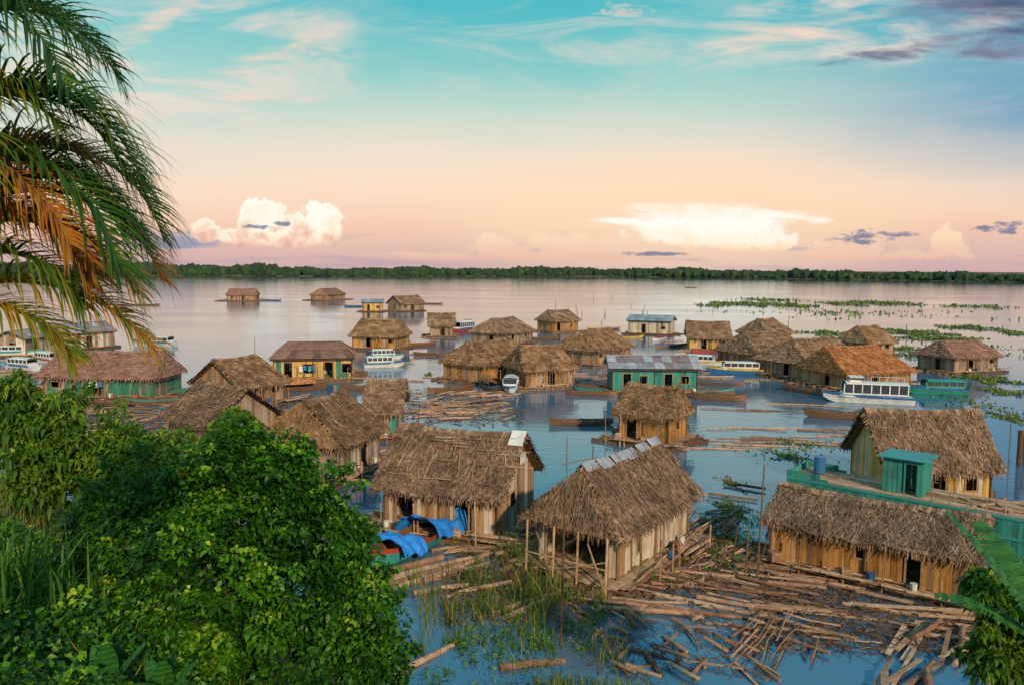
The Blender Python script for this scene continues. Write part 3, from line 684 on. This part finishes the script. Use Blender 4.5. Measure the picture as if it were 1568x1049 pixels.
def tree(name,blobs,base,mat,per,size,sub=16,subr=.5,trunk_r=.18,**k):
    e=empty(name,(0,0,0)); cl=[]; mb=MB(); base=Vector(base)
    top=sum((Vector(b[0]) for b in blobs),Vector())/len(blobs); fork=base.lerp(top,.45)
    mb.cyl(base,fork,trunk_r,trunk_r*.7,9)
    for c,r in blobs:
        c=Vector(c); m=fork.lerp(c,.5)+Vector((U(-.2,.2),U(-.2,.2),.1)); mb.cyl(fork,m,trunk_r*.5,trunk_r*.3,7); mb.cyl(m,c,trunk_r*.3,trunk_r*.1,6)
        for i in range(sub):
            d=Vector(nrm(rng.normal(size=3))); u=U(.45,1.05)
            p=c+d*r*u; rr=subr*U(.5,1.25)*(1.15 if u<.7 else 1); cl.append((p,rr,rr*rr/subr/subr))
        for i in range(9):
            d=Vector(nrm(rng.normal(size=3)*np.array([1,1,.6])+np.array([0,0,.6]))); q=c+d*r*U(1.05,1.3)
            for j in range(3): cl.append((q+d*subr*.35*j,subr*.28*(1.2-.3*j),.12))
            mb.cyl(c+d*r*.8,q+d*subr*.7,.012,.006,4,caps=False)
    Pt,Wd,Rn=leaves(cl,per,size,**k); strips('leaves',Pt,Wd,mat,Rn,e); mb.obj('trunk_and_limbs',[bark],e)
    return e
def BL(l,D): return [((lambda q:(q.x,q.y,q.z))(PD(px,py,D+dd)),rp*(D+dd)/F) for px,py,rp,dd in l]
random.seed(21)
bl=BL([(225,780,75,1),(350,745,65,.5),(470,775,62,0),(285,880,110,0),(455,890,105,-.5),(150,870,65,.5),(555,955,55,-.5),(420,1000,110,-1),(230,1010,110,-1),(575,1015,35,-1),(430,715,30,.2),(365,690,24,.3),(510,860,50,0),(100,960,70,0),(520,820,30,0),(160,800,35,1),(300,740,30,1),(380,810,70,.4),(340,820,60,1.2),(330,1000,70,-.6)],15.5)
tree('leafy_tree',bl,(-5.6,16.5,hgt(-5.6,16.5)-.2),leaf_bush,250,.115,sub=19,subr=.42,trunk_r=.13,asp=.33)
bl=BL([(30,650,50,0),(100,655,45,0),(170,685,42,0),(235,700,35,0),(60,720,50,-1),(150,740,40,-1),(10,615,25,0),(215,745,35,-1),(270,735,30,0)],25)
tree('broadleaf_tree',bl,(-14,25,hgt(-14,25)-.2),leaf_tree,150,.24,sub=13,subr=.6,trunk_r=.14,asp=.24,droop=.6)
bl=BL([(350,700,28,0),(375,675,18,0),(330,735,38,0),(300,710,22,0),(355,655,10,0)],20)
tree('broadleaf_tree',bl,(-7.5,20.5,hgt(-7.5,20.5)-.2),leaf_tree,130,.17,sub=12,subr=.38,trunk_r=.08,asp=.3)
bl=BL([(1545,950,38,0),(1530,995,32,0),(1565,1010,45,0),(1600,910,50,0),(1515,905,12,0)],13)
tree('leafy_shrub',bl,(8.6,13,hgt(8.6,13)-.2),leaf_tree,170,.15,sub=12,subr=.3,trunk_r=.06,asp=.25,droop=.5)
xy=[]
while len(xy)<22000:
    x=U(-24,6); y=U(9,shore(x)+.4)
    if x>-4 and y<18: continue
    if math.sin(x*2.1+1.3*math.sin(y*1.7))+math.sin(y*2.3+x)<U(-1.2,.6): continue
    xy.append((x,y))
grass('bank_grass',xy,.42,.012,leaf_grass,.8,lambda x,y:max(hgt(x,y),-.1),(.15,1))
xy=[]
for c in range(75):
    px=random.gauss(800,75); py=U(850,1020); p=P(px,py,0)
    for i in range(int(U(8,32))): xy.append((p.x+random.gauss(0,.25),p.y+random.gauss(0,.25)))
for c in range(14):
    p=P(random.gauss(670,25),U(900,960),0)
    for i in range(10): xy.append((p.x+random.gauss(0,.15),p.y+random.gauss(0,.15)))
grass('reeds',xy,.95,.012,leaf_grass,.7,lambda x,y:-.1,(.05,.95))
xy=[]
for i in range(420):
    p=PD(U(-60,90),U(840,930),13); xy.append((p.x,p.y+U(-1.5,1.5)))
grass('tall_grass',xy,1.1,.022,leaf_dark,1.0,lambda x,y:hgt(x,y)+.3)
cl=[]
for i in range(380):
    r0=R()
    if r0<.5: p=P(U(690,930),U(850,1000),0)
    elif r0<.65: p=P(U(860,1150),U(850,900),0)
    elif r0<.8: p=P(U(1080,1160),U(770,880),0)
    elif r0<.9: p=P(U(180,420),U(610,700),0)
    else: p=P(U(640,860),U(985,1060),0)
    cl.append(((p.x,p.y,.05+max(0,hgt(p.x,p.y))),U(.12,.35),1))
Pt,Wd,Rn=leaves(cl,40,.10); strips('low_weeds',Pt,Wd,leaf_tree,Rn)
cl=[]
for i in range(420):
    px=U(-80,300); y=U(8,20); x=(px-784)/F*y
    cl.append(((x,y,hgt(x,y)+U(.05,.45)),U(.2,.5),1))
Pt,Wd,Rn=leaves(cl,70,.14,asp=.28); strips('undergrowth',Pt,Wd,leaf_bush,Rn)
Ps=[];Ws=[];Rs=[]
for (px,py,rx,ry,n) in [(1140,466,45,3,1100),(1210,468,28,3,500),(1290,466,25,3,450),(1350,465,45,3,800),(1400,510,50,5,1500),(1480,502,40,3,700),(1440,519,60,3,900),(1270,511,40,4,700),(1508,580,38,9,1900),(1535,600,30,8,600),(1555,510,30,8,500),(1210,700,30,12,400),(1230,680,60,10,300),(1545,640,25,10,600),(1120,780,28,22,700),(1110,830,40,25,800),(130,468,5,2,10),(1380,535,40,5,400),(1090,468,25,2,150),(1180,460,60,3,200),(1500,470,60,3,200),(655,574,6,3,60),(1120,740,20,15,150),(1300,480,200,10,260),(1480,530,100,20,300),(1200,690,120,20,160),(1500,620,70,30,300),(1340,560,40,4,300),(1400,545,60,6,300)]:
    c=P(px,py,0); e1=P(px+rx,py,0); e2=P(px,py+ry,0); X=(e1.x-c.x); Y=abs(c.y-e2.y); s=max(.07,c.y*.0027)
    a=rng.random(n)*6.283; rr=np.sqrt(rng.random(n))*(.6+.4*np.sin(a*5+px)); x=c.x+np.cos(a)*rr*X*1.2; y=c.y+np.sin(a)*rr*Y*1.2
    p=np.stack([x,y,np.full(n,.01)],1); d=nrm(rng.normal(size=(n,3))*np.array([1,1,.3])+np.array([0,0,.4])); l=s*(.6+rng.random(n))[:,None]
    sd=nrm(np.cross(d,rng.normal(size=(n,3))))*l*.35
    Ps.append(np.stack([p,p+d*l*.5,p+d*l],1)); Ws.append(np.stack([sd*.3,sd,sd*.2],1)); Rs.append(rng.random(n))
strips('floating_water_plants',np.concatenate(Ps),np.concatenate(Ws),leaf_float,np.concatenate(Rs))
# ------------------------------------------------------------------ palm
random.seed(31)
def palm(name,stems,fronds):
    e=empty(name,(0,0,0)); mb=MB(); Ps=[];Ws=[];Rs=[]
    for (a,b,r) in stems:
        a=Vector(a);b=Vector(b); n=14
        for i in range(n):
            p=a.lerp(b,i/n);q=a.lerp(b,(i+1)/n); mb.cyl(p,q,r*1.05,r*.92,9)
    for (S,d0,L,g,tone,ll) in fronds:
        p=Vector(S); d=Vector(d0).normalized(); n=44; ds=L/n
        for i in range(n):
            q=p+d*ds; t=i/n; mb.cyl(p,q,.02*(1-t)+.003,.02*(1-(i+1)/n)+.003,5,0,.6,False)
            if t>.1:
                side=d.cross(Vector((0,0,1))); side=side.normalized() if side.length>.05 else Vector((0,1,0)); up=side.cross(d).normalized()
                for s in(-1,1):
                    for rep in(0,.5):
                        ld=(side*s*U(.6,.9)+d*U(.55,.8)+up*U(.35,.75)).normalized(); l=ll*(.5+1.0*math.sin(math.pi*min(1,t*.85+.12)))*U(.75,1.2)*.75; k=8; pp=p+d*ds*rep; pts=[];wd=[]
                        gl=U(.14,.46); w=nrm(np.array(ld.cross(up)))*U(.013,.019)
                        for m in range(k):
                            pts.append(pp[:]); tt=m/(k-1); wd.append(w*(1-tt**2)*.95+w*.05); ld=(ld+Vector((0,0,-gl))*(1.3*tt+.3)).normalized(); pp=pp+ld*l/(k-1)
                        Ps.append(pts);Ws.append(wd);Rs.append(min(1,max(0,tone+U(-.16,.16))))
            d=(d+Vector((0,0,-g*ds*(.5+1.3*t)))).normalized(); p=q
    strips('fronds',np.array(Ps),np.array(Ws),leaf_palm,np.array(Rs),e); mb.obj('stems',[mat_var('palm_stem',C(.10,.12,.03),C(.35,.28,.10),None,(3,3,12))],e)
fr=[]
O=lambda x,z,y=7.0:(x,y,z)
fr+= [(O(-5.5,12.9),(.35,-.1,1),3.0,1.1,.25,.85),(O(-5.4,12.7),(.5,.1,.9),2.85,1.1,.38,.85),(O(-5.6,13.0),(.25,.2,1),3.0,1.0,.2,.8),
 (O(-5.3,12.4),(.75,-.1,.75),2.55,1.05,.3,.8),(O(-5.4,12.3,7.3),(.7,.2,.6),2.5,.95,.85,.75),(O(-5.4,12.5,6.8),(.7,-.15,.5),2.2,.9,.8,.7),
 (O(-5.5,12.0),(.8,.1,.6),2.4,.8,.62,.75),(O(-5.5,11.7,7.3),(1,.1,.35),2.3,.6,.64,.7),(O(-5.7,13.3),(.4,-.3,.9),2.6,1.1,.15,.8),
 (O(-5.6,12.9,6.6),(.6,-.3,.6),2.2,1.0,.42,.75),(O(-5.5,12.6,7.6),(.55,.4,.8),2.7,1.05,.3,.8),(O(-5.6,12.0),(-.6,.2,1),2.8,.9,.3,.6),(O(-5.6,12.0),(-.3,.8,1),2.8,.9,.3,.6),(O(-5.6,13.5,7.2),(.5,0,.8),2.3,1.0,.2,.8),
 (O(-5.3,12.1,7.2),(.6,.1,.9),2.4,1.1,.28,.75),(O(-5.5,11.9,6.9),(.65,0,.8),2.2,1.0,.75,.7),(O(-5.4,13.0,7.1),(.65,.1,.75),2.4,1.1,.33,.85),(O(-5.6,12.4,7.4),(.4,.1,.6),1.9,.9,.9,.7),(O(-5.4,12.8,7.0),(.3,0,.5),1.8,1.2,.45,.8),(O(-5.5,13.6,7.0),(.2,0,.8),2.2,1.1,.2,.8),
 (O(-5.2,12.2,7.1),(.5,0,.35),1.7,1.3,.7,.75),(O(-5.3,11.8,7.0),(.6,0,.5),1.7,1.2,.4,.75),(O(-5.2,12.7,7.3),(.5,.1,.4),1.9,1.3,.3,.8),(O(-5.4,11.6,7.1),(.7,0,.2),1.6,.9,.55,.6)]
gx=hgt(-5.6,7)
palm('areca_palm',[((-5.7,7,gx-.2),(-5.5,7,12.6),.07),((-5.9,7.3,gx-.2),(-5.6,7.1,13.2),.06),((-5.4,6.7,gx-.2),(-5.5,7.2,11.9),.06)],fr)
# ------------------------------------------------------------------ banana
def banana(name,base,specs,hstem=1.5):
    e=empty(name,(0,0,0)); mb=MB(); base=Vector(base); top=base+Vector((0,0,hstem)); mb.cyl(base,top,.11,.07,10,1)
    for (S,d0,L,W,g) in specs:
        p=top.copy() if S is None else Vector(S)
        if S is not None: mb.cyl(top,p,.035,.025,6,1)
        d=Vector(d0).normalized(); n=60; ds=L/n
        for i in range(n):
            t=i/n; q=p+d*ds; mb.cyl(p,q,.016*(1-t)+.003,.016*(1-t)+.003,5,0,1.0,False)
            side=d.cross(Vector((0,0,1))).normalized(); up=side.cross(d).normalized(); w0=W*math.sin(math.pi*min(1,(t*.9+.06)))**.55
            w1=W*math.sin(math.pi*min(1,((i+1)/n*.9+.06)))**.55
            gp=.0 if R()<.88 else .5
            for s in(-1,1):
                a=p;b=q
                c=q+side*s*w1*.55+up*w1*.16; dd=p+side*s*w0*.55+up*w0*.16+d*ds*gp
                c2=q+side*s*w1+up*(w1*.02)+d*w1*.12; d2=p+side*s*w0+up*(w0*.02)+d*(ds*gp*1.6+w0*.12)
                rr=.5+.25*math.sin(i*.9)+U(-.15,.15)
                mb.add([a,b,c,dd,c2,d2],[(0,1,2,3),(3,2,4,5)],0,rr)
            d=(d+Vector((0,0,-g*ds))).normalized(); p=q
    mb.obj('leaves_and_stem',[leaf_ban,bark],e,False)
random.seed(41)
q=PD(1590,960,11); q2=PD(1555,1000,11)
g0=hgt(q.x+.2,11)
banana('banana_plant',(q.x+.2,11,g0),[(None,(-.5,.25,1),2.4,.32,.2),(None,(-.15,.6,1),2.1,.32,.3),(None,(-.75,.3,.75),1.7,.28,.5),(None,(.5,.2,1),2.0,.28,.4)],max(.4,q2.z-g0))
for (px,py,D) in((165,1050,10.5),(50,990,12),(250,1070,11)):
    q=PD(px,py,D); g0=hgt(q.x,q.y)
    banana('banana_plant',(q.x,q.y,min(g0,q.z-.3)),[(None,(.9,-.2,.35),.9,.17,.6),(None,(-.8,-.1,.5),.8,.17,.7),(None,(.1,-.2,1),.8,.15,.4),(None,(.5,.2,.9),.8,.15,.6),(None,(-.4,.4,.8),.7,.14,.6),(None,(.3,-.9,.3),.8,.17,.6)],max(.3,q.z-min(g0,q.z-.3)-.1))
# ------------------------------------------------------------------ world
sunv=Vector((.35,-.85,.42)).normalized()
w=bpy.data.worlds.new('World'); scene.world=w; w.use_nodes=True; nt=NT(w.node_tree)
out=nt.new('ShaderNodeOutputWorld'); g=nt.new('ShaderNodeTexCoord').outputs['Generated']; sp=nt.new('ShaderNodeSeparateXYZ'); nt.put(sp.inputs[0],g); X,Y,Z=sp.outputs
yc=nt.math('MAXIMUM',Y,.12); A=nt.math('DIVIDE',X,yc); E=nt.math('DIVIDE',Z,yc)
zc=nt.math('ABSOLUTE',Z)
V=nt.comb(A,E)
wob=nt.noise(nt.mapping(V,(2,6,1)),1,3,.5)
zt=nt.math('ADD',zc,nt.math('MULTIPLY',nt.math('SUBTRACT',wob,.5),.05))
sky=nt.ramp(zt,[(0,srgb(206,172,174)),(.025,srgb(226,186,174)),(.05,srgb(244,202,176)),(.095,srgb(253,222,194)),(.14,srgb(240,224,203)),(.185,srgb(200,219,205)),(.235,srgb(142,205,201)),(.30,srgb(84,188,197)),(.42,srgb(56,164,192)),(.6,srgb(80,155,195)),(1,srgb(120,165,200))])
rf=nt.math('MULTIPLY',nt.mr(A,.2,.75),nt.mr(E,.07,.2)); sky=nt.mix(nt.math('MULTIPLY',rf,.85),sky,srgb(50,145,190))
lf=nt.math('MULTIPLY',nt.mr(A,-.1,-.7),nt.mr(E,.05,.2)); sky=nt.mix(nt.math('MULTIPLY',lf,.4),sky,srgb(165,212,212))
def px(a): return (a-784)/F
def ey(b): return (412-b)/F
nb=nt.noise(V,34,8,.64); nb3=nt.noise(nt.mapping(V,(55,120,1)),1,6,.62,.3); nb2=nt.noise(V,9,4,.55); ns=nt.noise(nt.mapping(V,(9,48,1),(0,0,0),(0,0,math.radians(-9))),1,7,.62,.5)
front=nt.mr(Y,.05,.2)
def blob(x,y,rx,ry,amp=1.2,edge=.4,n=nb,tilt=0.,base=None):
    a=nt.math('SUBTRACT',A,px(x)); b=nt.math('SUBTRACT',nt.math('SUBTRACT',E,ey(y)),nt.math('MULTIPLY',a,tilt))
    a=nt.math('DIVIDE',a,rx/F); b=nt.math('DIVIDE',b,ry/F)
    d=nt.math('ADD',nt.math('MULTIPLY',a,a),nt.math('MULTIPLY',b,b)); d=nt.math('ADD',d,nt.math('MULTIPLY',nt.math('SUBTRACT',n,.5),amp*2))
    r=nt.math('MULTIPLY',nt.mr(d,1.,1.-edge),front)
    if base: r=nt.math('MULTIPLY',r,nt.mr(E,ey(base+5),ey(base-6)))
    return r
def mxx(*l):
    r=l[0]
    for q in l[1:]: r=nt.math('MAXIMUM',r,q)
    return r
# cirrus
cv=nt.mapping(V,(2.4,13,1),(0,0,0),(0,0,math.radians(-15))); ci=nt.noise(cv,1.5,8,.66,.8); cm=nt.mr(ci,.42,.64)
msk=mxx(blob(230,130,430,150,.6,.9,nb2,.1),blob(1290,50,330,80,.6,.9,nb2,.15),nt.math('MULTIPLY',blob(860,70,300,70,.6,.9,nb2),.6),.22)
sky=nt.mix(nt.math('MULTIPLY',nt.math('MULTIPLY',cm,msk),nt.mr(E,.05,.14,0,.85)),sky,srgb(240,220,205))
sk=mxx(blob(430,95,140,22,2.4,2.0,ns,.35),blob(945,30,45,11,3.2,2.,nb3),blob(1200,60,180,22,2.4,2.0,ns,.22),blob(410,160,110,14,2.2,1.8,ns),blob(250,50,90,26,2.6,2.,ns,.5),blob(340,290,260,14,2.4,2.,ns,-.1))
sky=nt.mix(nt.math('MULTIPLY',sk,.75),sky,srgb(250,216,194))
sky=nt.mix(nt.math('MULTIPLY',blob(1040,330,480,120,.2,1.),.7),sky,srgb(255,220,184))
# low pink / mauve bands
bd=nt.noise(nt.mapping(V,(5,60,1)),1,5,.6); bm_=nt.math('MULTIPLY',nt.mr(bd,.5,.66),nt.mr(E,.06,.025))
sky=nt.mix(nt.math('MULTIPLY',bm_,.45),sky,srgb(160,152,176))
sky=nt.mix(nt.math('MULTIPLY',blob(280,372,90,16,2.,1.,ns),.75),sky,srgb(130,148,178))
# peach cumulus
pm=mxx(blob(755,382,38,22,2.2,.5,nb,0,398),blob(860,376,75,18,2.4,.8,nb,0,392),blob(1446,374,28,30,2.6,.6,nb,0,396),blob(1290,384,110,14,2.4,.9),blob(1400,388,90,10,2.2,.9),blob(900,392,160,10,2.2,.9),blob(620,394,120,8,2.2,.9,ns),blob(780,388,60,14,2.4,.8))
sky=nt.mix(nt.math('MULTIPLY',pm,.85),sky,nt.ramp(nt.math('MULTIPLY',E,10),[(0,srgb(228,176,158)),(.45,srgb(255,222,188))]))
# anvil
am=mxx(blob(1075,336,175,26,1.6,.7,ns),blob(1085,352,135,30,1.2,.5),blob(1150,366,100,20,2.0,.6,nb,0,386),blob(955,338,70,9,1.6,1.,ns))
sky=nt.mix(am,sky,nt.ramp(nt.math('ADD',nt.math('MULTIPLY',E,10),nt.math('MULTIPLY',nt.math('SUBTRACT',nb,.5),.5)),[(.2,srgb(252,212,172)),(.36,srgb(255,244,220)),(.6,srgb(255,254,244)),(.85,srgb(255,230,200))]))
# left cumulus
cmk=mxx(blob(403,343,40,38,2.0,.35,nb,0,384),blob(488,348,46,36,2.2,.35,nb,0,384),blob(440,366,90,20,2.2,.5,nb,0,386),blob(320,356,26,20,2.2,.5,nb,0,378),blob(360,365,40,14,2.,.5,nb,0,384))
sky=nt.mix(cmk,sky,nt.ramp(nt.math('ADD',nt.math('MULTIPLY',E,10),nt.math('MULTIPLY',nt.math('SUBTRACT',nb,.5),1.6)),[(.12,srgb(222,178,168)),(.33,srgb(248,208,182)),(.48,srgb(255,240,216)),(.75,srgb(255,252,240))]))
dk=mxx(blob(1312,362,44,12,3.4,1.2,nb3),blob(1535,348,52,10,3.4,1.2,nb3),blob(398,351,24,4,2.6,1.,nb3),blob(435,346,14,4,2.6,1.,nb3),blob(995,389,55,4,2.6,1.2,nb3),blob(1370,357,40,5,3.,1.2,nb3))
sky=nt.mix(nt.math('MULTIPLY',dk,.85),sky,srgb(108,118,152))
pc=mxx(blob(1500,12,170,58,1.5,1.3,ns,.1),blob(1400,80,160,17,2.0,1.2,ns,.14),blob(1550,65,150,34,1.6,1.2,ns,.1)); sky=nt.mix(nt.math('MULTIPLY',pc,.92),sky,nt.mix(nt.mr(nb2,.35,.65),srgb(76,84,118),srgb(128,122,150)))
bg=nt.new('ShaderNodeBackground'); nt.put(bg.inputs[0],sky); bg.inputs[1].default_value=1.0
ni=nt.new('ShaderNodeTexSky'); ni.sky_type='NISHITA'; ni.sun_disc=False; ni.sun_elevation=math.asin(sunv.z); ni.sun_rotation=math.atan2(sunv.x,sunv.y); ni.altitude=100; ni.dust_density=2
b2=nt.new('ShaderNodeBackground'); nt.put(b2.inputs[0],ni.outputs[0]); b2.inputs[1].default_value=.003
ad=nt.new('ShaderNodeAddShader'); nt.l.new(bg.outputs[0],ad.inputs[0]); nt.l.new(b2.outputs[0],ad.inputs[1]); nt.l.new(ad.outputs[0],out.inputs[0])
sl=bpy.data.lights.new('sun','SUN'); sl.energy=3.8; sl.angle=math.radians(1.5); sl.color=(1,.78,.53)
so=bpy.data.objects.new('sun',sl); scene.collection.objects.link(so); so.rotation_euler=sunv.to_track_quat('Z','Y').to_euler()
print('verts',sum(len(m.vertices) for m in bpy.data.meshes))
